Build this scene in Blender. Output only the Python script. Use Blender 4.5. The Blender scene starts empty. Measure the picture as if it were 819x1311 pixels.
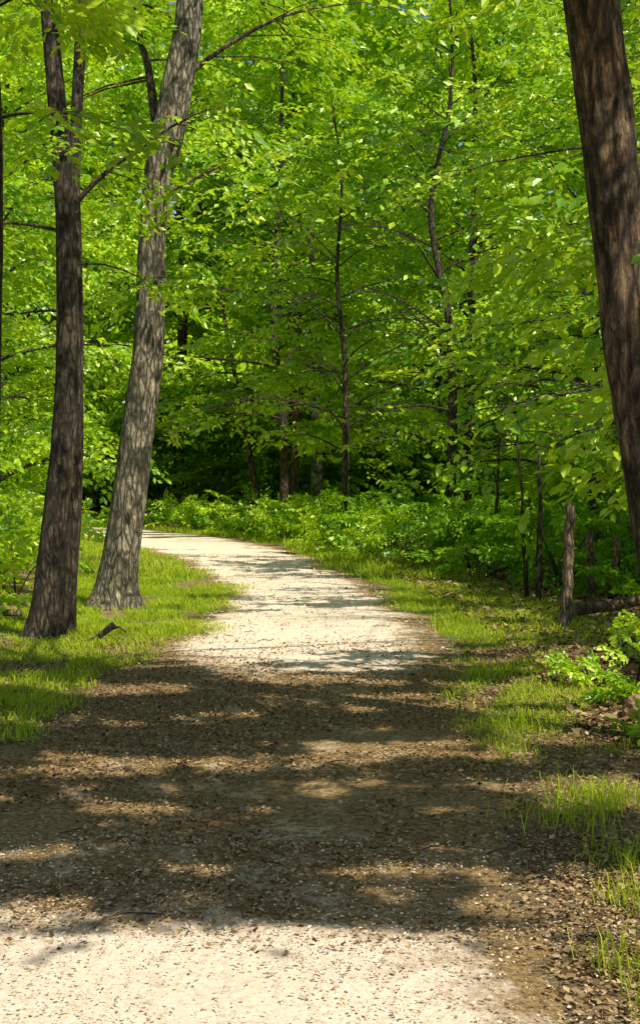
import bpy, math, numpy as np, bmesh
from mathutils import Vector
rng=np.random.default_rng(7)
sc=bpy.context.scene
sc.view_settings.view_transform='Standard'
try: sc.view_settings.look='None'
except: pass
sc.view_settings.exposure=0
F=1800.0; CH=1.6
def px(x,y,D): return np.array([(x-409.5)*D/F, D, CH+(600-y)*D/F])
S=np.array([0.42,-0.42,0.80]); S/=np.linalg.norm(S)   # direction to the sun

# ---------------- noise -----------------
LAT=np.random.default_rng(3).random((256,256))
def vn(x,y):
    x=np.asarray(x,float);y=np.asarray(y,float)
    xi=np.floor(x).astype(int);yi=np.floor(y).astype(int)
    fx=x-xi;fy=y-yi;fx=fx*fx*(3-2*fx);fy=fy*fy*(3-2*fy)
    a=LAT[xi%256,yi%256];b=LAT[(xi+1)%256,yi%256];c=LAT[xi%256,(yi+1)%256];d=LAT[(xi+1)%256,(yi+1)%256]
    return (a*(1-fx)+b*fx)*(1-fy)+(c*(1-fx)+d*fx)*fy
def fbm(x,y,o=3):
    s=0;a=.5;t=0
    for i in range(o):
        s=s+a*vn(x*2**i+17*i,y*2**i+5*i);t+=a;a*=.5
    return s/t
def sstep(a,b,x):
    t=np.clip((np.asarray(x,float)-a)/(b-a),0,1);return t*t*(3-2*t)

ED=np.array([-4,3,4.05,5.8,7.2,8.2,9.6,11.5,14.4,18,22,26,30,34,37,40,44])
EL=np.array([-2.2,-2.1,-2.05,-1.95,-1.85,-1.78,-1.66,-1.5,-1.28,-1.3,-2.0,-3.1,-4.4,-6.4,-9.,-13,-22])
ER=np.array([.75,.78,.8,.88,.95,1.0,1.12,1.25,1.12,.9,.37,-.25,-1.2,-2.6,-4.4,-7.5,-14])
def edges(y): return np.interp(y,ED,EL),np.interp(y,ED,ER)
def outside(x,y):
    l,r=edges(y); return np.where(x<l,l-x,np.where(x>r,x-r,-np.minimum(x-l,r-x)))
def hgt(x,y):
    x=np.asarray(x,float);y=np.asarray(y,float)
    l,r=edges(y)
    h=0.10*(vn(x*.28+3,y*.28)-.5)*sstep(0,1,np.abs(x+.3)/3)
    h=h+0.04*(vn(x*.8+3,y*.5)-.5)
    h=h+0.25*sstep(1.2,5,x-r)+0.08*sstep(.6,3,l-x)
    h=h+3.0*sstep(46,110,y)
    return h

# ---------------- helpers -----------------
def link(o): sc.collection.objects.link(o); return o
def mesh_from(name,verts,faces_flat,fsize,mats,attrs=None,smooth=False,matidx=None,totals=None):
    me=bpy.data.meshes.new(name)
    verts=np.asarray(verts,np.float32).reshape(-1,3)
    ff=np.asarray(faces_flat,np.int32).ravel()
    if totals is None: totals=np.full(len(ff)//fsize,fsize,np.int32)
    totals=np.asarray(totals,np.int32)
    n=len(totals)
    me.vertices.add(len(verts));me.vertices.foreach_set('co',verts.ravel())
    me.loops.add(len(ff));me.loops.foreach_set('vertex_index',ff)
    me.polygons.add(n)
    st=np.zeros(n,np.int32);st[1:]=np.cumsum(totals)[:-1]
    me.polygons.foreach_set('loop_start',st)
    try: me.polygons.foreach_set('loop_total',totals)
    except: pass
    me.update(calc_edges=True)
    if not isinstance(mats,(list,tuple)): mats=[mats]
    for m in mats: me.materials.append(m)
    me.polygons.foreach_set('use_smooth',np.full(n,smooth))
    for k,(dom,v) in (attrs or {}).items():
        a=me.attributes.new(k,'FLOAT',dom);a.data.foreach_set('value',np.asarray(v,np.float32))
    me.update()
    return me
def obj(name,me,parent=None):
    o=bpy.data.objects.new(name,me);link(o)
    if parent: o.parent=parent
    return o
def empty(name,loc=(0,0,0)):
    o=bpy.data.objects.new(name,None);link(o);o.empty_display_size=.3
    return o

# ---------------- materials -----------------
def newmat(name):
    m=bpy.data.materials.new(name);m.use_nodes=True;nt=m.node_tree;nt.nodes.clear()
    out=nt.nodes.new('ShaderNodeOutputMaterial');return m,nt,out
def N(nt,t,**k):
    n=nt.nodes.new(t)
    for a,b in k.items():
        if a in n.inputs.keys(): n.inputs[a].default_value=b
        else: setattr(n,a,b)
    return n
def ramp(nt,fac,stops):
    r=nt.nodes.new('ShaderNodeValToRGB');e=r.color_ramp.elements
    while len(e)<len(stops): e.new(0.5)
    for i,(p,c) in enumerate(stops): e[i].position=p;e[i].color=(*c,1)
    nt.links.new(fac,r.inputs[0]);return r
def leafmat(name,c0,c1,t0,t1,tf=.45,gl=.05,rough=.4):
    m,nt,out=newmat(name);L=nt.links.new
    at=N(nt,'ShaderNodeAttribute',attribute_name='rnd')
    r1=ramp(nt,at.outputs['Fac'],[(0,c0),(1,c1)]);r2=ramp(nt,at.outputs['Fac'],[(0,t0),(1,t1)])
    p=N(nt,'ShaderNodeBsdfDiffuse');L(r1.outputs[0],p.inputs['Color'])
    tr=N(nt,'ShaderNodeBsdfTranslucent');L(r2.outputs[0],tr.inputs['Color'])
    mx=N(nt,'ShaderNodeMixShader');mx.inputs[0].default_value=tf
    L(p.outputs[0],mx.inputs[1]);L(tr.outputs[0],mx.inputs[2])
    last=mx
    if gl>0:
        g=N(nt,'ShaderNodeBsdfGlossy',Roughness=rough);g.inputs['Color'].default_value=(.9,1,.7,1)
        m2=N(nt,'ShaderNodeMixShader');m2.inputs[0].default_value=gl
        L(mx.outputs[0],m2.inputs[1]);L(g.outputs[0],m2.inputs[2]);last=m2
    L(last.outputs[0],out.inputs[0]);return m
M_leaf=leafmat('leaf_green',(.09,.27,.003),(.62,.82,.014),(.18,.54,.003),(.88,1.,.018),.40,.07)
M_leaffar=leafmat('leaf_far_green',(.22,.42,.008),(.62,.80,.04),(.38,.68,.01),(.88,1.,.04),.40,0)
M_leafdk=leafmat('leaf_shade_green',(.045,.15,.004),(.26,.46,.01),(.12,.36,.005),(.48,.8,.012),.42,.03)  # darker copy of the leaf colours, shade painted in for the understory
M_grass=leafmat('grass_green',(.15,.28,.01),(.64,.70,.06),(.25,.46,.015),(.75,.84,.06),.35,0)
M_dead=leafmat('dead_leaf',(.07,.038,.012),(.60,.42,.22),(.1,.05,.02),(.3,.2,.09),.1,0)
M_deadp=leafmat('wood_chip_sunlit',(.34,.23,.14),(.96,.80,.62),(.1,.05,.02),(.3,.2,.09),.05,0)  # lighter chip colours standing in for sun on the bright path

def bark(name,c0,c1,c2,sc_=1.0,patch=None):
    m,nt,out=newmat(name);L=nt.links.new
    tc=N(nt,'ShaderNodeTexCoord')
    mp=N(nt,'ShaderNodeMapping');mp.inputs['Scale'].default_value=(44*sc_,44*sc_,11*sc_);L(tc.outputs['Object'],mp.inputs[0])
    n1=N(nt,'ShaderNodeTexNoise',Scale=1.0,Detail=8.0,Roughness=.78,Distortion=.9);L(mp.outputs[0],n1.inputs['Vector'])
    v=N(nt,'ShaderNodeTexVoronoi',Scale=.8,feature='DISTANCE_TO_EDGE');
    mix=N(nt,'ShaderNodeMixRGB');mix.inputs[0].default_value=.5
    L(mp.outputs[0],mix.inputs[1]);L(n1.outputs['Color'],mix.inputs[2]);L(mix.outputs[0],v.inputs['Vector'])
    n2=N(nt,'ShaderNodeTexNoise',Scale=4.5,Detail=8.0,Roughness=.7);L(tc.outputs['Object'],n2.inputs['Vector'])
    r=ramp(nt,n1.outputs[0],[(.38,c0),(.5,c1),(.62,c2)])
    vr=ramp(nt,v.outputs[0],[(0,(.15,.15,.15)),(.2,(1,1,1))])
    mm=N(nt,'ShaderNodeMixRGB',blend_type='MULTIPLY');mm.inputs[0].default_value=.85
    L(r.outputs[0],mm.inputs[1]);L(vr.outputs[0],mm.inputs[2])
    r2=ramp(nt,n2.outputs[0],[(.40,(.42,.46,.34)),(.52,(1,1,.95)),(.64,(1.6,1.55,1.4) if patch else (1.25,1.18,1.05))])
    m2=N(nt,'ShaderNodeMixRGB',blend_type='MULTIPLY');m2.inputs[0].default_value=1
    L(mm.outputs[0],m2.inputs[1]);L(r2.outputs[0],m2.inputs[2])
    p=N(nt,'ShaderNodeBsdfPrincipled',Roughness=.9);L(m2.outputs[0],p.inputs['Base Color'])
    ad=N(nt,'ShaderNodeMath',operation='ADD');L(n1.outputs[0],ad.inputs[0]);L(vr.outputs[0],ad.inputs[1])
    b=N(nt,'ShaderNodeBump',Strength=1.0,Distance=.045);L(ad.outputs[0],b.inputs['Height']);L(b.outputs[0],p.inputs['Normal'])
    L(p.outputs[0],out.inputs[0]);return m
M_barkg=bark('bark_pale_grey',(.12,.095,.065),(.38,.32,.23),(.68,.60,.46),1,True)
M_barkd=bark('bark_dark',(.025,.018,.011),(.12,.086,.056),(.32,.24,.16))
M_barkr=bark('bark_brown',(.035,.02,.012),(.24,.15,.088),(.60,.42,.27),.6)
M_wood=bark('weathered_wood',(.14,.09,.055),(.40,.28,.18),(.62,.48,.34),1.4)

def groundmat():
    m,nt,out=newmat('forest_floor');L=nt.links.new
    tc=N(nt,'ShaderNodeTexCoord')
    n1=N(nt,'ShaderNodeTexNoise',Scale=14.0,Detail=8.0,Roughness=.7);L(tc.outputs['Object'],n1.inputs['Vector'])
    n2=N(nt,'ShaderNodeTexNoise',Scale=.9,Detail=5.0);L(tc.outputs['Object'],n2.inputs['Vector'])
    g=N(nt,'ShaderNodeAttribute',attribute_name='grass')
    r=ramp(nt,n1.outputs[0],[(.3,(.05,.03,.012)),(.5,(.24,.155,.07)),(.7,(.54,.39,.22))])
    rg=ramp(nt,n1.outputs[0],[(.3,(.05,.08,.01)),(.5,(.2,.26,.025)),(.72,(.42,.45,.06))])
    a=N(nt,'ShaderNodeMath',operation='ADD');L(g.outputs['Fac'],a.inputs[0]);L(n2.outputs[0],a.inputs[1])
    rr=ramp(nt,a.outputs[0],[(.85,(0,0,0)),(1.,(1,1,1))])
    mx=N(nt,'ShaderNodeMixRGB');L(rr.outputs[0],mx.inputs[0]);L(r.outputs[0],mx.inputs[1]);L(rg.outputs[0],mx.inputs[2])
    p=N(nt,'ShaderNodeBsdfPrincipled',Roughness=.95);L(mx.outputs[0],p.inputs['Base Color'])
    b=N(nt,'ShaderNodeBump',Strength=.9,Distance=.04);L(n1.outputs[0],b.inputs['Height']);L(b.outputs[0],p.inputs['Normal'])
    L(p.outputs[0],out.inputs[0]);return m
def pathmat():
    m,nt,out=newmat('sandy_path');L=nt.links.new
    tc=N(nt,'ShaderNodeTexCoord')
    nf=N(nt,'ShaderNodeTexNoise',Scale=34.0,Detail=9.0,Roughness=.85);L(tc.outputs['Object'],nf.inputs['Vector'])
    nm=N(nt,'ShaderNodeTexNoise',Scale=3.2,Detail=9.0,Roughness=.78);L(tc.outputs['Object'],nm.inputs['Vector'])
    e=N(nt,'ShaderNodeAttribute',attribute_name='edge')
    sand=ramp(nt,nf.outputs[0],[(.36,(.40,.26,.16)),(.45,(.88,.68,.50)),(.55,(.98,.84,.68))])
    soil_shade=ramp(nt,nf.outputs[0],[(.38,(.055,.03,.008)),(.5,(.27,.165,.06)),(.64,(.62,.43,.21))])  # soil at the path edges, also the painted tone of the shaded stretch
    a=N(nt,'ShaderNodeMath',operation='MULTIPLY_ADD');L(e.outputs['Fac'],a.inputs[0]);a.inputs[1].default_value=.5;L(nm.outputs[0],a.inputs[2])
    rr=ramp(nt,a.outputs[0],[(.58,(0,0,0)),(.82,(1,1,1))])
    mx=N(nt,'ShaderNodeMixRGB');L(rr.outputs[0],mx.inputs[0]);L(sand.outputs[0],mx.inputs[1]);L(soil_shade.outputs[0],mx.inputs[2])
    p=N(nt,'ShaderNodeBsdfPrincipled',Roughness=.95);L(mx.outputs[0],p.inputs['Base Color'])
    b=N(nt,'ShaderNodeBump',Strength=.6,Distance=.02);L(nf.outputs[0],b.inputs['Height']);L(b.outputs[0],p.inputs['Normal'])
    L(p.outputs[0],out.inputs[0]);return m
M_ground=groundmat();M_path=pathmat()

# ---------------- ground & path -----------------
def grassmask(x,y):
    o=outside(x,y);l,r=edges(y);left=x<l
    n=fbm(x*1.1+9,y*.8);n3=fbm(x*2.7+19,y*1.8+4)
    gl=sstep(-.3,.25,o+(n-.5)*1.3)*(1-sstep(1.6,3.2,o))*sstep(6.5,9.5,y)*sstep(.28,.5,n3)
    gr=sstep(-.2,.2,o+(n-.5)*1.1)*(1-sstep(.5,1.1,o+(n-.5)*.8))*sstep(.42,.58,n3)*sstep(6.8,9,y)
    gr=np.where(y>12.5,sstep(-.25,.3,o+(n-.5)*1.2)*(1-sstep(1.0,2.2,o)),gr)
    return np.where(left,gl,gr)
def grid(xs,ys):
    X,Y=np.meshgrid(xs,ys);nx,ny=len(xs),len(ys)
    i=np.arange(nx*ny).reshape(ny,nx)
    f=np.stack([i[:-1,:-1],i[:-1,1:],i[1:,1:],i[1:,:-1]],-1).reshape(-1,4)
    return X.ravel(),Y.ravel(),f
xs=np.concatenate([[-300,-150,-80,-50],np.arange(-30,-8,1.0),np.arange(-8,8,.14),np.arange(8,30,1.0),[30,50,80,150,300]])
ys=np.concatenate([[-80,-30,-10],np.arange(-4,40,.2),np.arange(40,80,1.5),[80,110,160,300,600]])
X,Y,f=grid(xs,ys)
obj('forest_ground',mesh_from('forest_ground',np.stack([X,Y,hgt(X,Y)],1),f,4,M_ground,{'grass':('POINT',grassmask(X,Y))},True))
us=np.linspace(-.08,1.08,60);yp=np.concatenate([np.arange(-4,3,.3),np.arange(3,44,.1)])
U,YY=np.meshgrid(us,yp);l,r=edges(YY)
jl=(fbm(YY*2.3,YY*0+1)-.5)*.6;jr=(fbm(YY*2.1,YY*0+9)-.5)*.6
XX=(l+jl)*(1-U)+(r+jr)*U
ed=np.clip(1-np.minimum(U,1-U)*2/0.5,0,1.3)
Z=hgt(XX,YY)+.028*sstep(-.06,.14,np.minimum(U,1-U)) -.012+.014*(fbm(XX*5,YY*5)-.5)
shade_tint=sstep(4.4,5.2,YY)*(1-sstep(10,12.5,YY))*.70  # shade painted into the path: browner colour along the shadowed stretch
edm=np.clip(ed**1.5+shade_tint,0,1.3)
_,_,f=grid(us,yp)
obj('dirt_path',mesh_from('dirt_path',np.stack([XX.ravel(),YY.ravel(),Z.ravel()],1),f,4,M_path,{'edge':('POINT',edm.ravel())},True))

# ---------------- leaves -----------------
def spray_template(seed,step=.092,wide=.55):
    r=np.random.default_rng(seed);P=[];D=[];Ls=[]
    tw=[(np.array([0,0.]),0.,1.0)]
    sgn=1
    for t in np.linspace(.12,.8,6):
        tw.append((np.array([t,0]),sgn*math.radians(r.uniform(35,58)),wide*(1-t)+.16));sgn*=-1
    for o,a,L in tw:
        s=1;d=step*r.uniform(.4,1)
        while d<L:
            aa=a+s*math.radians(r.uniform(32,62))
            p=o+np.array([math.cos(a),math.sin(a)])*d
            P.append([p[0],p[1],0]);D.append([math.cos(aa),math.sin(aa),0]);Ls.append(r.uniform(.7,1.15));s*=-1;d+=step*r.uniform(.8,1.2)
        p=o+np.array([math.cos(a),math.sin(a)])*L
        P.append([p[0],p[1],0]);D.append([math.cos(a),math.sin(a),0]);Ls.append(1.)
    P=np.array(P);D=np.array(D)
    P[:,2]=-.2*(P[:,0]**2)-.35*P[:,1]**2
    return P,D,np.array(Ls)
TPL=[spray_template(i) for i in range(5)]
def nrm(a): return a/np.maximum(np.linalg.norm(a,axis=-1,keepdims=True),1e-9)
def leaf_arrays(pos,dirs,size,leaf,jit=.45,upj=.3):
    n=len(pos);dirs=nrm(dirs)
    up=nrm(np.array([0.05,-.35,1.])+rng.normal(0,upj,(n,3)))
    side=nrm(np.cross(up,dirs));up=np.cross(dirs,side)
    which=rng.integers(0,len(TPL),n)
    BP=[];BD=[];BN=[];BL=[];BR=[]
    shade=rng.random(n)
    for k,(P,D,Ls) in enumerate(TPL):
        idx=np.where(which==k)[0]
        if len(idx)==0: continue
        d,s_,u=dirs[idx],side[idx],up[idx]
        sz=size[idx][:,None,None]
        W=lambda V:V[None,:,0:1]*d[:,None]+V[None,:,1:2]*s_[:,None]+V[None,:,2:3]*u[:,None]
        p=pos[idx][:,None]+sz*W(P)
        dd=W(D)+rng.normal(0,.22,p.shape);dd[...,2]-=.35
        dd=nrm(dd)
        nn=u[:,None]+rng.normal(0,jit,p.shape)
        L=leaf[idx][:,None]*Ls[None]*rng.uniform(.8,1.15,(len(idx),len(Ls)))
        BP.append(p.reshape(-1,3));BD.append(dd.reshape(-1,3));BN.append(nn.reshape(-1,3));BL.append(L.ravel())
        BR.append(np.clip(.65*shade[idx][:,None]+.35*rng.random(L.shape),0,1).ravel())
    return [np.concatenate(a) for a in (BP,BD,BN,BL,BR)]
def leaf_mesh(name,arr,mat,detail=False,wr=.29,cull=False):
    if cull:
        k=keep_mask(arr[0]);arr=[a[k] for a in arr]
    p,d,n,L,R=arr
    s=nrm(np.cross(n,d));n=np.cross(d,s);L=L[:,None];m=len(p)
    if not detail:
        v=np.stack([p,p+d*L*.45+s*L*wr+n*L*.05,p+d*L,p+d*L*.45-s*L*wr+n*L*.05],1)
        f=np.arange(m*4)
        return mesh_from(name,v.reshape(-1,3),f,4,mat,{'rnd':('FACE',R)})
    w=wr
    v=np.stack([p,p+d*L*.28+s*L*w*.85+n*L*.07,p+d*L*.66+s*L*w*.8+n*L*.04,p+d*L-n*L*.08,
                p+d*L*.66-s*L*w*.8+n*L*.04,p+d*L*.28-s*L*w*.85+n*L*.07],1)
    b=np.arange(m)[:,None]*6
    f=np.concatenate([b+np.array([[0,3,2,1]]),b+np.array([[0,5,4,3]])],1)
    return mesh_from(name,v.reshape(-1,3),f,4,mat,{'rnd':('FACE',np.repeat(R,2))})

# ---------------- tubes -----------------
class Tubes:
    def __init__(s): s.V=[];s.F=[];s.n=0
    def add(s,pts,rad,sides=6,rough=0.,flare=0,cap=True):
        pts=np.asarray(pts,float);rad=np.asarray(rad,float);k=len(pts)
        t=np.gradient(pts,axis=0);t=nrm(t)
        ref=np.array([1,0,0.]) if abs(t[:,0]).mean()<.7 else np.array([0,0,1.])
        a=nrm(np.cross(t,ref));b=np.cross(t,a)
        th=np.arange(sides)*2*math.pi/sides
        R=rad[:,None]*np.ones(sides)[None]
        if rough:
            ln=np.linspace(0,1,k)*np.linalg.norm(pts[-1]-pts[0])
            q=rng.integers(0,200)
            R=R*(1+rough*(fbm(np.cos(th)[None]*1.5+q+ln[:,None]*.3,np.sin(th)[None]*1.5+ln[:,None]*1.6,3)-.5)*2+rough*.6*(vn(np.cos(th)[None]*5+q+0*ln[:,None],np.sin(th)[None]*5+ln[:,None]*1.1+q)-.5))
        if flare:
            z=pts[:,2]-pts[0,2]
            fl=np.exp(-z/.22)[:,None]*(.35+.5*(np.cos(th*4+1.3)[None]*.5+.5*np.cos(th*3)[None]))*flare
            R=R*(1+np.maximum(fl,-.1))
        v=pts[:,None]+R[...,None]*(np.cos(th)[None,:,None]*a[:,None]+np.sin(th)[None,:,None]*b[:,None])
        i=np.arange(k*sides).reshape(k,sides)+s.n
        j=np.roll(i,-1,1)
        f=np.stack([i[:-1],j[:-1],j[1:],i[1:]],-1).reshape(-1,4)
        s.V.append(v.reshape(-1,3));s.F.append(f);s.n+=k*sides
        if cap:
            c=np.array([pts[0]-t[0]*rad[0]*.02,pts[-1]+t[-1]*rad[-1]*.15])
            s.V.append(c);c0=s.n;s.n+=2
            f0=np.stack([j[0],i[0],np.full(sides,c0)],-1)
            f1=np.stack([i[-1],j[-1],np.full(sides,c0+1)],-1)
            s.T=getattr(s,'T',[]);s.T+= [f0,f1]
    def mesh(s,name,mat):
        F=np.concatenate(s.F);T=getattr(s,'T',[])
        flat=F.ravel();tot=[np.full(len(F),4)]
        if T:
            TT=np.concatenate(T);flat=np.concatenate([flat,TT.ravel()]);tot.append(np.full(len(TT),3))
        return mesh_from(name,np.concatenate(s.V),flat,4,mat,None,True,totals=np.concatenate(tot))
def smooth_curve(P,n):
    P=np.asarray(P,float);t=np.linspace(0,len(P)-1,n);out=[]
    for q in t:
        i=min(int(q),len(P)-2);u=q-i
        p0=P[max(i-1,0)];p1=P[i];p2=P[i+1];p3=P[min(i+2,len(P)-1)]
        out.append(.5*((2*p1)+(-p0+p2)*u+(2*p0-5*p1+4*p2-p3)*u*u+(-p0+3*p1-3*p2+p3)*u**3))
    return np.array(out)

# ---------------- sun and shade pattern that the foliage is shaped to cast -------------
def ground_hit(p):
    k=p[:,2]/S[2];return p[:,0]-S[0]*k,p[:,1]-S[1]*k
def shade_fore(x,y):
    y=y+.30*(fbm(x*1.2+4,y*.6)-.5)
    n=fbm(x*.8+31,y*3.0+3,3);n2=fbm(x*4,y*9,2);n3=vn(x*5+3,y*13)
    m=(y>4.55+.6*(n2-.5))&(y<11.6)&(n<.62)
    m&=~((np.abs(y-7.6-.12*np.sin(x*2))<.24)&(x>-1.6)&(x<1.2)&(n2>.32))
    m&=~((np.abs(y-6.5)<.15)&(x>-1.2)&(x<-.2)&(n2>.36))
    m&=~((np.abs(y-5.6)<.10)&(x>-1.0)&(x<.6)&(n2>.42))
    m&=~((np.abs(y-8.9)<.2)&(x>-1.7)&(x<-.4)&(n2>.42))
    m&=~((np.abs(y-9.3)<.30)&(x>.1)&(x<1.2)&(n2>.42))
    m&=~((np.abs(y-10.4)<.2)&(x>-1.2)&(x<.6)&(n2>.52))
    m&=~((x>1.0)&(y>8.0)&(n>.42))
    m&=~((y<5.2)&(n>.54))
    m&=~((n>.44)&(n2>.62))
    m&=~((n3>.82))
    return m
LITVOL=[((2.3,9.6,3.2),1.5,.9),((-2.3,16,4.2),.9,.7),((-2.3,16,6.6),.9,.7),((-2.4,13,3.2),.7,.6),((1.8,11.8,3.6),1.8,.85),((3.3,8,4.2),.8,.5),((1.75,8,3.2),.6,.65),((-2.4,13,1.2),.6,.5),((-2.2,16,1.8),.7,.5)]
def keep_mask(p):
    gx,gy=ground_hit(p);l,r=edges(gy)
    n=fbm(gx*.5+3,gy*1.5+8,3);n4=fbm(gx*2.2,gy*3.5,2)
    zone=(gx>l-2.6)&(gx<r+1.2)
    k=np.ones(len(p),bool)
    k&=~(zone&(gy>11.4)&(gy<15.5)&((n<.53)|(n4<.6)))
    k&=~(zone&(gy>=15.5)&(gy<24)&((n<.46)|(n4<.38)))
    k&=~((gx>l-2)&(gx<r+3)&(gy>=24)&(gy<41)&((n<.62)|(n4<.4)))
    k&=~((gx>-4)&(gx<3)&(gy>-2)&(gy<4.4))
    k&=~((gx>-3.5)&(gx<2.4)&(gy>=4.4)&(gy<11.4)&~shade_fore(gx,gy))
    hi=p[:,2]-(CH+.345*p[:,1]);hi=np.where(p[:,1]>11.5,hi,-1)
    rn=rng.random(len(p))
    k&=~((hi>.6)&(rn<.88))
    for c,rad,pr in LITVOL:
        q=p-np.array(c);t=q@S;dd=np.linalg.norm(q-t[:,None]*S,axis=1)
        k&=~((t>rad*.9)&(dd<rad)&(rn<pr))
    return k

# ---------------- trees -----------------
def in_clear(p):
    l,r=edges(p[:,1]);top=CH+.30*p[:,1]
    return (p[:,0]>l-.2)&(p[:,0]<r+.3)&(p[:,2]<2.6)&(p[:,1]<38) | ((p[:,1]<7.5)&(np.abs(p[:,0])<.26*np.maximum(p[:,1],0)+.8)&(p[:,2]<top+.9))
def tree(kind,trunk_pts,trunk_rad,bark_m,leaf_m,z0=1.5,nlimb=26,R=3.4,leaf=.115,spr=.85,mask=True,detail=False,azr=None,shade_sprays=None,stems=None,
         sides=12,flare=1.,dens=1.,lowfac=.8,limblist=None,clump=0.):
    root=empty(kind)
    T=Tubes();C=smooth_curve(trunk_pts,len(trunk_pts)*7);rr=np.interp(np.linspace(0,1,len(C)),np.linspace(0,1,len(trunk_rad)),trunk_rad)
    T.add(C,rr,sides,.10,flare)
    for sp,sr in (stems or []):
        c2=smooth_curve(sp,len(sp)*6);T.add(c2,np.interp(np.linspace(0,1,len(c2)),np.linspace(0,1,len(sr)),sr),max(8,sides-4),.1,flare*.5)
    B=Tubes()
    SP=[];SD=[]
    zt=C[-1,2];zb=C[0,2]
    def addlimb(base,az,el,L,r0,fol=True):
        k=9;t=np.linspace(0,1,k)[:,None]
        d=np.array([math.cos(az)*math.cos(el),math.sin(az)*math.cos(el),math.sin(el)])
        sd=np.array([-math.sin(az),math.cos(az),0])
        bend=rng.uniform(-.35,.35);dr=.42*math.cos(el)
        f=lambda w:base+d*L*w+sd*bend*L*w*w+np.array([0,0,-1])*L*dr*w*w
        wig=np.cumsum(rng.normal(0,.012*L,(k,3)),0)*t
        pts=f(t)+wig
        B.add(pts,r0*(1-t[:,0]*.88),5,0,0,False)
        if not fol: return
        nsub=int(7*dens+1)
        for j in range(nsub):
            u=rng.uniform(.15,.97);i=u*(k-1);i0=int(i);p=pts[i0]+(pts[min(i0+1,k-1)]-pts[i0])*(i-i0)
            a2=az+(1 if j%2 else -1)*rng.uniform(.4,1.2)+bend;l2=L*(.42*(1-u)+.2)
            rise=rng.uniform(-.15,.45)
            d2=np.array([math.cos(a2),math.sin(a2),rise])
            tt=np.linspace(0,1,4)[:,None]
            q=p+d2*l2*tt+np.array([0,0,-.25*l2])*tt**2
            B.add(q,r0*.28*(1-np.linspace(0,1,4)*.8),3,0,0,False)
            for w in np.arange(.15,1.01,max(.18,.4/max(l2,.4))):
                a3=a2+rng.uniform(-1.1,1.1)
                SP.append(p+d2*l2*w+np.array([0,0,-.25*l2*w*w+rng.uniform(-.15,.15)]));SD.append([math.cos(a3),math.sin(a3),rng.uniform(-.5,.15)])
        for w in (.6,.75,.88,1.):
            a3=az+bend+rng.uniform(-.7,.7)
            SP.append(f(w));SD.append([math.cos(a3),math.sin(a3),rng.uniform(-.4,.1)])
    az=rng.uniform(0,6.28)
    for i in range(nlimb):
        u=(i+rng.random())/nlimb
        z=zb+z0+(zt-zb-z0)*u
        base=np.array([np.interp(z,C[:,2],C[:,c]) for c in range(3)]);r0=np.interp(z,C[:,2],rr)
        az+=2.4+rng.uniform(-.4,.4)
        a=az if azr is None else rng.uniform(*azr)
        prof=(lowfac+(1-lowfac)*min(1,u*3))*(1-.75*max(0,u-.45)/.55)
        addlimb(base,a,math.radians(rng.uniform(12,42)+30*u*u),R*prof*rng.uniform(.7,1.15),min(r0*.4,.028+.006*R))
    for (b,a_,e_,L_,r_,f_) in (limblist or []): addlimb(np.array(b),a_,e_,L_,r_,f_)
    SP=np.array(SP);SD=np.array(SD,float)
    if clump:
        w=fbm(SP[:,0]*.55+SP[:,1]*.45+7,SP[:,2]*1.7+SP[:,1]*.35+SP[:,0]*.2,2)
        kk=(w>clump)|(rng.random(len(SP))<.22);SP=SP[kk];SD=SD[kk]
    if shade_sprays is not None:
        SP=np.concatenate([SP,shade_sprays[0]]) if len(SP) else shade_sprays[0];SD=np.concatenate([SD,shade_sprays[1]]) if len(SD) else shade_sprays[1]
    k=~in_clear(SP);SP=SP[k];SD=SD[k]
    obj('trunk',T.mesh(kind+'_trunk',bark_m),root)
    if B.n: obj('limbs',B.mesh(kind+'_limbs',bark_m if bark_m is not M_barkg else M_barkr),root)
    n=len(SP)
    if n:
        arr=leaf_arrays(SP,SD,spr*rng.uniform(.7,1.2,n),np.full(n,leaf)*rng.uniform(.85,1.15,n))
        obj('foliage',leaf_mesh(kind+'_foliage',arr,leaf_m,detail,cull=mask),root)
    return root
def P2(lst,D,dz=0):
    pts=[px(x,y,D) for x,y,w in lst];rad=[w*D/F/2 for x,y,w in lst];return pts,rad

pts,rad=P2([(148,779,58),(151,745,50),(160,680,46),(170,610,44),(180,530,42),(190,450,40),(194,380,37),(196,310,35),(203,235,37),(216,180,42),(230,110,40),(242,40,36),(250,-60,32),(252,-200,28),(262,-420,20),(262,-620,12)],16)
l1=[(px(205,215,16),math.radians(100),math.radians(70),4.0,.07,True),(px(200,260,16),math.radians(20),math.radians(35),2.0,.022,True),
    (px(232,110,16),math.radians(-5),math.radians(40),3.0,.035,True)]
tree('maple_tree',pts,rad,M_barkg,M_leaf,z0=7.2,nlimb=14,R=3.6,leaf=.115,sides=28,limblist=l1,dens=.8)
pts,rad=P2([(50,822,36),(56,780,34),(66,700,33),(76,620,32),(84,540,31),(88,450,29),(88,360,28),(86,270,25),(80,180,24),(73,100,23),(67,20,22),(60,-100,20),(55,-350,14),(55,-600,8)],13)
p2,r2=P2([(80,812,28),(86,740,27),(93,650,24),(97,550,20),(99,450,18),(99,350,17),(97,250,16),(101,150,15),(106,60,14),(110,-40,12),(112,-220,8)],13.6)
l2=[(px(99,262,13.4),math.radians(15),math.radians(48),1.9,.03,True),(px(86,300,13),math.radians(165),math.radians(20),1.4,.02,True),(px(84,210,13),math.radians(-120),math.radians(25),1.0,.014,True),
 (px(99,340,13.4),math.radians(40),math.radians(12),1.3,.014,True),(px(88,400,13),math.radians(200),math.radians(5),1.2,.014,True)]
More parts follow.
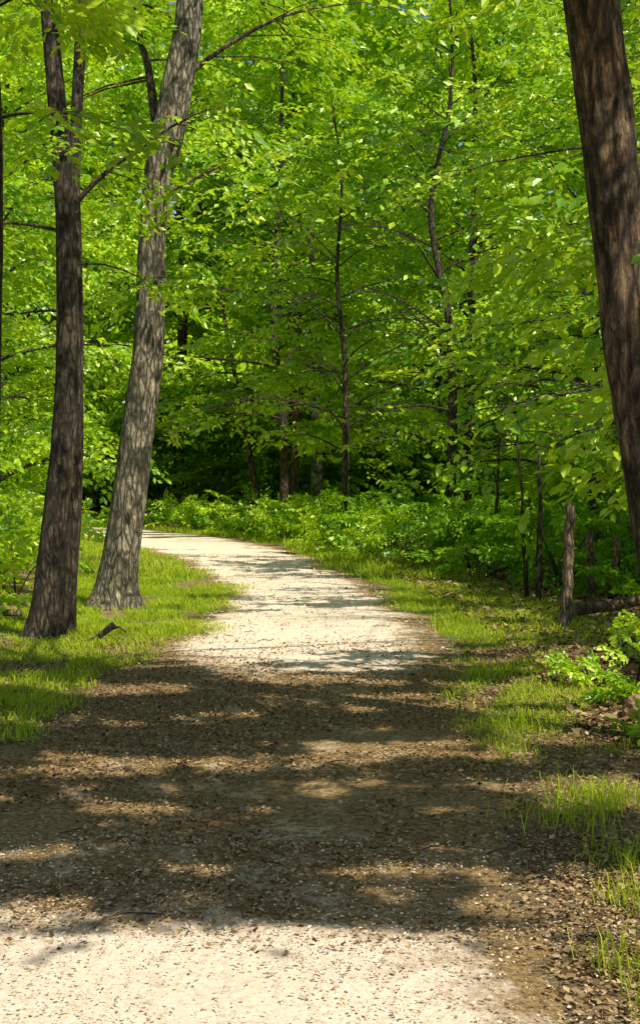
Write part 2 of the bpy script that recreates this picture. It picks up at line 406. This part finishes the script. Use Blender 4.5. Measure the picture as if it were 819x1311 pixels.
tree('black_cherry_tree',pts,rad,M_barkd,M_leaf,z0=5.6,nlimb=14,R=2.8,leaf=.105,sides=22,stems=[(p2,r2)],limblist=l2,dens=.8)
pts,rad=P2([(905,975,98),(893,920,82),(875,830,76),(856,730,72),(838,640,71),(822,550,70),(808,450,70),(797,360,70),(786,270,71),(775,180,71),(763,90,71),(752,0,71),(738,-120,66),(715,-320,58),(700,-560,46),(690,-800,34),(690,-1000,20)],8)
gx=rng.uniform(-6,3.4,5000);gy=rng.uniform(4.2,11.7,5000);m=shade_fore(gx,gy);gx=gx[m];gy=gy[m]
h=5.2+3.0*rng.random(len(gx));k=h/S[2]
ex=np.stack([gx+S[0]*k,gy+S[1]*k,h],1)  # unseen sprays added along the sun direction to cast the foreground shade
a=rng.uniform(0,6.28,len(ex));exd=np.stack([np.cos(a),np.sin(a),rng.uniform(-.3,.2,len(a))],1)
vis=ex[:,2]>CH+.345*ex[:,1]+.35
ex=ex[vis];exd=exd[vis]
tree('hickory_tree',pts,rad,M_barkr,M_leaf,z0=6.2,nlimb=18,R=5.0,leaf=.125,spr=.55,sides=32,shade_sprays=(ex,exd),dens=.6)
pts,rad=P2([(-16,900,16),(-10,700,15),(-4,470,14),(0,300,13),(0,140,12),(-6,0,11),(-10,-200,8)],9.5)
tree('young_beech_tree',pts,rad,M_barkd,M_leaf,z0=3.8,nlimb=8,R=1.4,leaf=.105,spr=.6,dens=.6)

def simple(kind,x,y,H,r,z0,nl,R,leaf=.12,mat=None,bk=None,lean=0,dens=1.,spr=.9,low=.8,detail=False,azr=None,clump=.39):
    z=float(hgt(x,y))-.05;k=6
    pts=[[x+lean*t*H+rng.normal(0,.12)*(t>0),y+rng.normal(0,.1)*(t>0),z+H*t] for t in np.linspace(0,1,k)]
    rad=r*(1-.85*np.linspace(0,1,k)**1.1)
    tree(kind,pts,rad,bk or M_barkd,mat or M_leaf,z0=z0,nlimb=nl,R=R,leaf=leaf,spr=spr,dens=dens,lowfac=low,detail=detail,azr=azr,clump=clump)
simple('young_beech_tree',3.45,9.7,4.6,.045,1.5,15,2.1,.11,detail=True,spr=.62,azr=(1.9,4.2),dens=.8,clump=0)
simple('beech_tree',4.6,11.8,8,.10,1.2,27,3.7,.12,detail=True,spr=.8,azr=(1.7,4.3))
simple('beech_tree',4.4,15.0,9,.11,1.3,31,3.6,.125)
simple('beech_tree',6.6,19.0,11,.13,1.2,26,4.4,.14)
simple('beech_tree',3.9,20.5,10,.10,1.3,32,3.3,.14)
simple('beech_tree',5.2,25.5,12,.12,1.2,30,4.2,.15)
simple('beech_tree',2.5,27.5,11,.11,1.4,32,3.4,.15)
simple('beech_tree',.5,29.5,9.5,.08,1.9,36,3.2,.15,clump=.25)
simple('maple_tree',3.4,32.5,13,.14,1.2,30,4.4,.17)
simple('maple_tree',-.9,34.5,13,.12,2.0,38,4.0,.17,clump=.2)
simple('beech_tree',8.5,30,14,.15,1.2,24,4.8,.2)
simple('maple_tree',-.8,41.5,15,.16,2.2,30,4.8,.21,clump=.3)
simple('maple_tree',-4.5,44.5,16,.17,1.8,30,5,.21,clump=.3)
simple('maple_tree',3.5,43,16,.18,1.5,28,5,.22,clump=.3)
simple('maple_tree',8.5,42,16,.18,1.5,22,5.5,.24)
simple('beech_tree',-6.3,17,9,.1,1.2,26,3.0,.12)
simple('beech_tree',-5.2,22.5,11,.11,1.2,28,3.4,.13,clump=.34)
simple('beech_tree',-8.6,27,13,.13,1.2,26,4.4,.16,clump=.34)
simple('beech_tree',-7.0,31,13,.12,1.2,30,3.9,.16,clump=.32)
simple('maple_tree',-11.5,35,15,.16,1.4,26,5,.2,clump=.3)
simple('maple_tree',-10,45,16,.2,1.6,28,5.4,.22,clump=.3)

def shrub_mass(name,pts,hs,mat,leaf=.09,spr=.45,per=16,detail=False):
    SP=[];SD=[];T=Tubes()
    for (x,y),h in zip(pts,hs):
        z=float(hgt(x,y))
        for i in range(per):
            a=rng.uniform(0,6.28);rr_=rng.random()**.6*h*.55;zz=z+h*rng.uniform(.15,1)*(1-.3*rr_/h)
            p=np.array([x+rr_*math.cos(a),y+rr_*math.sin(a),zz]);SP.append(p);SD.append([math.cos(a),math.sin(a),rng.uniform(-.2,.7)])
            if i%3==0: T.add(np.array([[x,y,z],[x+(p[0]-x)*.5,y+(p[1]-y)*.5,z+(zz-z)*.65],p]),[.012,.008,.004],4,0,0,False)
    SP=np.array(SP);SD=np.array(SD,float)
    l,r=edges(SP[:,1]);k=~((SP[:,0]>l-.1)&(SP[:,0]<r+.1));SP=SP[k];SD=SD[k]
    n=len(SP);root=empty(name)
    obj('stems',T.mesh(name+'_stems',M_barkd),root)
    obj('foliage',leaf_mesh(name+'_foliage',leaf_arrays(SP,SD,spr*rng.uniform(.7,1.2,n),np.full(n,leaf)*rng.uniform(.8,1.2,n),.6,.5),mat,detail),root)
def rp(n,fx): return [fx() for _ in range(n)]
def right_shrub():
    y=rng.uniform(16,30);l,r=edges(y);return (float(r)+rng.uniform(1.6,6),y)
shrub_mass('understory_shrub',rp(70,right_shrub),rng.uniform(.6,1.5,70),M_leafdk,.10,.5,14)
def bank():
    y=rng.uniform(22,40);l,r=edges(y);return (float(r)+rng.uniform(.7,4),y)
shrub_mass('bank_undergrowth',rp(130,bank),rng.uniform(.3,.95,130),M_leaf,.09,.4,11)
def lft():
    y=rng.uniform(14,38);l,r=edges(y);return (float(l)-rng.uniform(2.0,7),y)
shrub_mass('understory_shrub',rp(110,lft),rng.uniform(.5,1.6,110),M_leaf,.10,.45,12)
pts=[(2.35,10.4),(2.6,11.0),(2.1,9.5),(2.4,9.3),(2.8,10.4),(2.0,10.4),(2.0,8.0)]
shrub_mass('bramble_bush',pts,[.4,.5,.22,.3,.5,.2,.2],M_leaf,.055,.24,9,True)
def back(): return (rng.uniform(-16,13),rng.uniform(41,50))
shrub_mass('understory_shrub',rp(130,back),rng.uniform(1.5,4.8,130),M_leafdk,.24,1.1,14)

n=6900
hz=31*rng.random(n)**.95+.3;hz[:600]=rng.uniform(.5,9,600)
dp=np.stack([rng.uniform(-40,40,n),rng.uniform(52,72,n),hz],1)
a=rng.uniform(0,6.28,n);dd=np.stack([np.cos(a),np.sin(a),rng.uniform(-.7,.3,n)],1)
root=empty('distant_trees')
obj('foliage',leaf_mesh('distant_foliage',leaf_arrays(dp,dd,rng.uniform(1.8,2.8,n),np.full(n,.48),.7,.6),M_leaffar,wr=.36),root)
T=Tubes()
for i in range(34):
    x=rng.uniform(-30,30);y=rng.uniform(54,70);H=rng.uniform(14,26)
    T.add(smooth_curve([[x,y,hgt(x,y)-.1],[x+rng.normal(0,.3),y,H*.5],[x+rng.normal(0,.8),y,H]],8),np.linspace(rng.uniform(.12,.28),.05,8),8)
obj('trunks',T.mesh('distant_trunks',M_barkd),root)
for nm,(x0,x1,y0,y1) in {'r':(11,24,8,50),'l':(-26,-13,8,50)}.items():
    n=1000
    dp=np.stack([rng.uniform(x0,x1,n),rng.uniform(y0,y1,n),rng.uniform(1.0,14,n)],1)
    if nm=='r': dp[:,2]=rng.uniform(.8,8,n)
    a=rng.uniform(0,6.28,n);dd=np.stack([np.cos(a),np.sin(a),rng.uniform(-.4,.3,n)],1)
    root=empty('distant_trees')
    obj('foliage',leaf_mesh('side_foliage',leaf_arrays(dp,dd,rng.uniform(1.3,2.2,n),np.full(n,.28)),M_leaffar,cull=True),root)
    T=Tubes()
    for i in range(26):
        x=rng.uniform(x0,x1);y=rng.uniform(y0,y1);H=rng.uniform(8,14)
        T.add(smooth_curve([[x,y,hgt(x,y)-.1],[x+rng.normal(0,.2),y,H*.5],[x+rng.normal(0,.6),y,H]],8),np.linspace(rng.uniform(.1,.22),.03,8),8)
    obj('trunks',T.mesh('side_trunks',M_barkg),root)

def post(name,x,ytop,ybot,w,mat,D=None,lean=0,taper=.85):
    D=D or 2880/(ybot-600)
    a=px(x,ybot,D);b=px(x+lean,ytop,D);a[2]=hgt(a[0],a[1])-.08
    T=Tubes();k=11;t=np.linspace(0,1,k)[:,None]
    p=a+(b-a)*t+rng.normal(0,.008,(k,3));T.add(p,np.linspace(w*D/F/2*1.08,w*D/F/2*taper,k),14,.16,0)
    return obj(name,T.mesh(name,mat))
post('wooden_post',724,645,810,14,M_wood,lean=5)
post('wooden_post',757,680,775,12,M_wood,lean=-3)
post('wooden_post',790,690,778,10,M_wood)
post('wooden_post',806,672,765,8,M_wood)
post('sapling_trunk',690,560,770,8,M_barkd,taper=.4)
post('sapling_trunk',675,540,768,6,M_barkd,lean=-14,taper=.4)
post('sapling_trunk',632,560,740,6,M_barkd,lean=6,taper=.4)
post('tree_trunk',376,260,652,11,M_barkr,D=39,lean=8,taper=.4)
post('tree_trunk',407,240,650,15,M_barkg,D=38.5,lean=-10,taper=.4)
post('tree_trunk',335,380,652,9,M_barkr,D=40,lean=-52,taper=.4)
post('tree_trunk',230,200,650,11,M_barkr,D=44,lean=5,taper=.5)

def log(A,B_,r,k=12,bend=.05,rough=.15):
    A=np.array(A,float);B_=np.array(B_,float);t=np.linspace(0,1,k)[:,None]
    p=A+(B_-A)*t+np.array([0,0,1])*bend*np.sin(t*3.1)+rng.normal(0,r*.1,(k,3))
    T=Tubes();T.add(p,r*(1-.35*t[:,0]),14,rough)
    return T
T=log([2.6,14.4,.14],[5.2,15.2,.3],.07);obj('fallen_log',T.mesh('fallen_log',M_barkr))
T=log([-4.6,13.4,.1],[-2.95,13.9,.17],.05);obj('fallen_log',T.mesh('fallen_log',M_wood))
c=[px(104,825,12.8),px(122,818,12.8),px(138,806,12.8),px(146,800,12.8)]
T=Tubes();T.add(smooth_curve(c,10),np.linspace(.02,.035,10),8,.15);T.add([c[2],c[2]+np.array([.1,.0,.02]),c[2]+np.array([.16,.02,-.03])],[.018,.012,.006],6)
obj('fallen_branch',T.mesh('fallen_branch',M_barkd))
bm=bmesh.new();bmesh.ops.create_icosphere(bm,subdivisions=4,radius=1)
for v in bm.verts:
    c=v.co;q=float(fbm(np.array(c.x*1.6+5+c.z),np.array(c.y*1.6+7-c.z*.6),4));v.co=c*(.75+.5*q);v.co.z*=.75
me=bpy.data.meshes.new('rock');bm.to_mesh(me);bm.free()
m,nt,out=newmat('red_sandstone');n1=N(nt,'ShaderNodeTexNoise',Scale=5.0,Detail=8.0);r_=ramp(nt,n1.outputs[0],[(.3,(.16,.07,.035)),(.7,(.5,.29,.17))])
p=N(nt,'ShaderNodeBsdfPrincipled',Roughness=.85);nt.links.new(r_.outputs[0],p.inputs['Base Color']);b=N(nt,'ShaderNodeBump',Strength=.7,Distance=.1);nt.links.new(n1.outputs[0],b.inputs['Height']);nt.links.new(b.outputs[0],p.inputs['Normal']);nt.links.new(p.outputs[0],out.inputs[0])
me.materials.append(m)
for q in me.polygons:q.use_smooth=True
o=obj('rock',me);o.location=(2.06,8.9,.05+float(hgt(2.06,8.9)));o.scale=(.14,.15,.14)

# ---------------- grass -----------------
def grass(name,n,x0,x1,y0,y1,maskf,hmin,hmax,w,mat):
    x=rng.uniform(x0,x1,n);y=rng.uniform(y0,y1,n)
    k=rng.random(n)<maskf(x,y);x=x[k];y=y[k];m=len(x)
    cl=fbm(x*2.2+50,y*2.2)
    h=rng.uniform(hmin,hmax,m)*(.4+1.1*cl);z=hgt(x,y)-.01
    a=rng.uniform(0,6.28,m);ln=rng.uniform(.2,1.1,m)*h
    b=a+rng.normal(0,.6,m)+1.57
    P=np.stack([x,y,z],1);d=np.stack([np.cos(a)*ln,np.sin(a)*ln,np.zeros(m)],1);sd=np.stack([np.cos(b),np.sin(b),0*b],1)*(w*rng.uniform(.6,1.2,m))[:,None]
    up=np.array([0,0,1.])[None]*h[:,None]
    v=np.stack([P-sd,P+sd,P+d*.35+up*.6+sd*.75,P+d*.35+up*.6-sd*.75,P+d+up*rng.uniform(.6,1,(m,1))],1)
    i=np.arange(m)[:,None]*5
    flat=np.concatenate([i+np.array([[0,1,2,3]]),i+np.array([[3,2,4]])],1).ravel()
    R=np.clip(.5*cl+.6*rng.random(m),0,1)
    obj(name,mesh_from(name,v.reshape(-1,3),flat,4,mat,{'rnd':('FACE',np.repeat(R,2))},totals=np.tile([4,3],m)))
grass('verge_grass',150000,-6,-.8,6.5,20,grassmask,.04,.10,.004,M_grass)
grass('verge_grass',80000,.2,3.2,4,20,grassmask,.035,.09,.004,M_grass)
grass('verge_grass',150000,-12,4,20,42,grassmask,.06,.18,.007,M_grass)
def tuft(x,y):
    g=np.zeros(len(x))
    for cx,cy,r in [(1.16,5.1,.10),(1.3,5.6,.18),(1.1,6.3,.16),(1.35,6.6,.22),(.95,4.45,.07),(1.02,4.2,.09),(1.2,4.4,.12),(1.15,8.4,.25),(1.0,7.9,.12),(-1.9,8.4,.08)]:
        g=np.maximum(g,np.exp(-((x-cx)**2+(y-cy)**2)/(r*r)))
    return g*.38
grass('grass_tufts',50000,.7,1.8,3.8,8.8,tuft,.05,.19,.0025,M_grass)
def chips(name,n,x0,x1,y0,y1,maskf,smin,smax,mat,tilt=.35):
    x=rng.uniform(x0,x1,n);y=rng.uniform(y0,y1,n);k=rng.random(n)<maskf(x,y);x=x[k];y=y[k];m=len(x)
    z=hgt(x,y)+np.where(outside(x,y)<-.1,.022,.008)+rng.uniform(0,.012,m)
    a=rng.uniform(0,6.28,m);d=np.stack([np.cos(a),np.sin(a),rng.normal(0,tilt*.6,m)],1)
    nn=np.array([0,0,1.])+rng.normal(0,tilt,(m,3));L=smin+(smax-smin)*rng.random(m)**2.5
    obj(name,leaf_mesh(name,(np.stack([x,y,z],1),nrm(d),nn,L,rng.random(m)**1.3),mat,False,.3))
chips('leaf_litter',170000,-3.2,2.6,4.3,13,lambda x,y:np.where(outside(x,y)<0,.05+.9*sstep(.34,.5,fbm(x*1.6+2,y*1.6))*sstep(4.4,5.1,y)*(1-.7*sstep(10.5,12,y)),.9),.008,.036,M_dead,.45)
chips('leaf_litter',30000,-2.6,1.1,3.3,6.0,lambda x,y:.3+.7*sstep(.4,.6,fbm(x*3,y*3)),.006,.022,M_deadp,.3)  # sunlit foreground: brightness put into the chip colour
chips('leaf_litter',14000,.6,2.0,3.3,6.0,lambda x,y:sstep(-.2,.1,outside(x,y)),.012,.045,M_dead,.4)
chips('leaf_litter',50000,1.0,9,8,26,lambda x,y:(outside(x,y)>.5)*1.,.05,.11,M_dead,.5)
chips('leaf_litter',12000,-2.6,1.4,12,26,lambda x,y:(outside(x,y)<0)*.8,.02,.05,M_deadp)
T=Tubes()
for i in range(110):
    x=rng.uniform(-1.9,2.2);y=rng.uniform(4.8,14);a=rng.uniform(0,6.28);L=rng.uniform(.05,.22)
    z=float(hgt(x,y))+.028;d=np.array([math.cos(a),math.sin(a),0])
    T.add(np.array([[x,y,z],np.array([x,y,z+.008])+d*L*.5+rng.normal(0,.012,3)*[1,1,.3],np.array([x,y,z])+d*L]),[.004,.003,.0015],5,0,0,False)
obj('twigs',T.mesh('twigs',M_barkr))

# ---------------- light -----------------
w=bpy.data.worlds.new('World');sc.world=w;w.use_nodes=True;nt=w.node_tree;nt.nodes.clear()
sk=nt.nodes.new('ShaderNodeTexSky');sk.sky_type='NISHITA';sk.sun_disc=False
el=math.asin(S[2]);azs=math.atan2(S[0],S[1])
sk.sun_elevation=el;sk.sun_rotation=azs
bg=nt.nodes.new('ShaderNodeBackground');bg.inputs[1].default_value=.12
o_=nt.nodes.new('ShaderNodeOutputWorld');nt.links.new(sk.outputs[0],bg.inputs[0]);nt.links.new(bg.outputs[0],o_.inputs[0])
ld=bpy.data.lights.new('sun','SUN');ld.energy=5;ld.angle=math.radians(.5);ld.color=(1,.94,.79)
lo=bpy.data.objects.new('sun',ld);link(lo);lo.rotation_euler=Vector(S).to_track_quat('Z','Y').to_euler();lo.location=(10,-5,20)
cam=bpy.data.cameras.new('camera');co=bpy.data.objects.new('camera',cam);link(co)
cam.sensor_fit='VERTICAL';cam.sensor_height=24;cam.lens=F/1311*24;cam.clip_end=1500
co.location=(0,0,CH);co.rotation_euler=(math.radians(90)-math.atan(55.5/F),0,0)
sc.camera=co
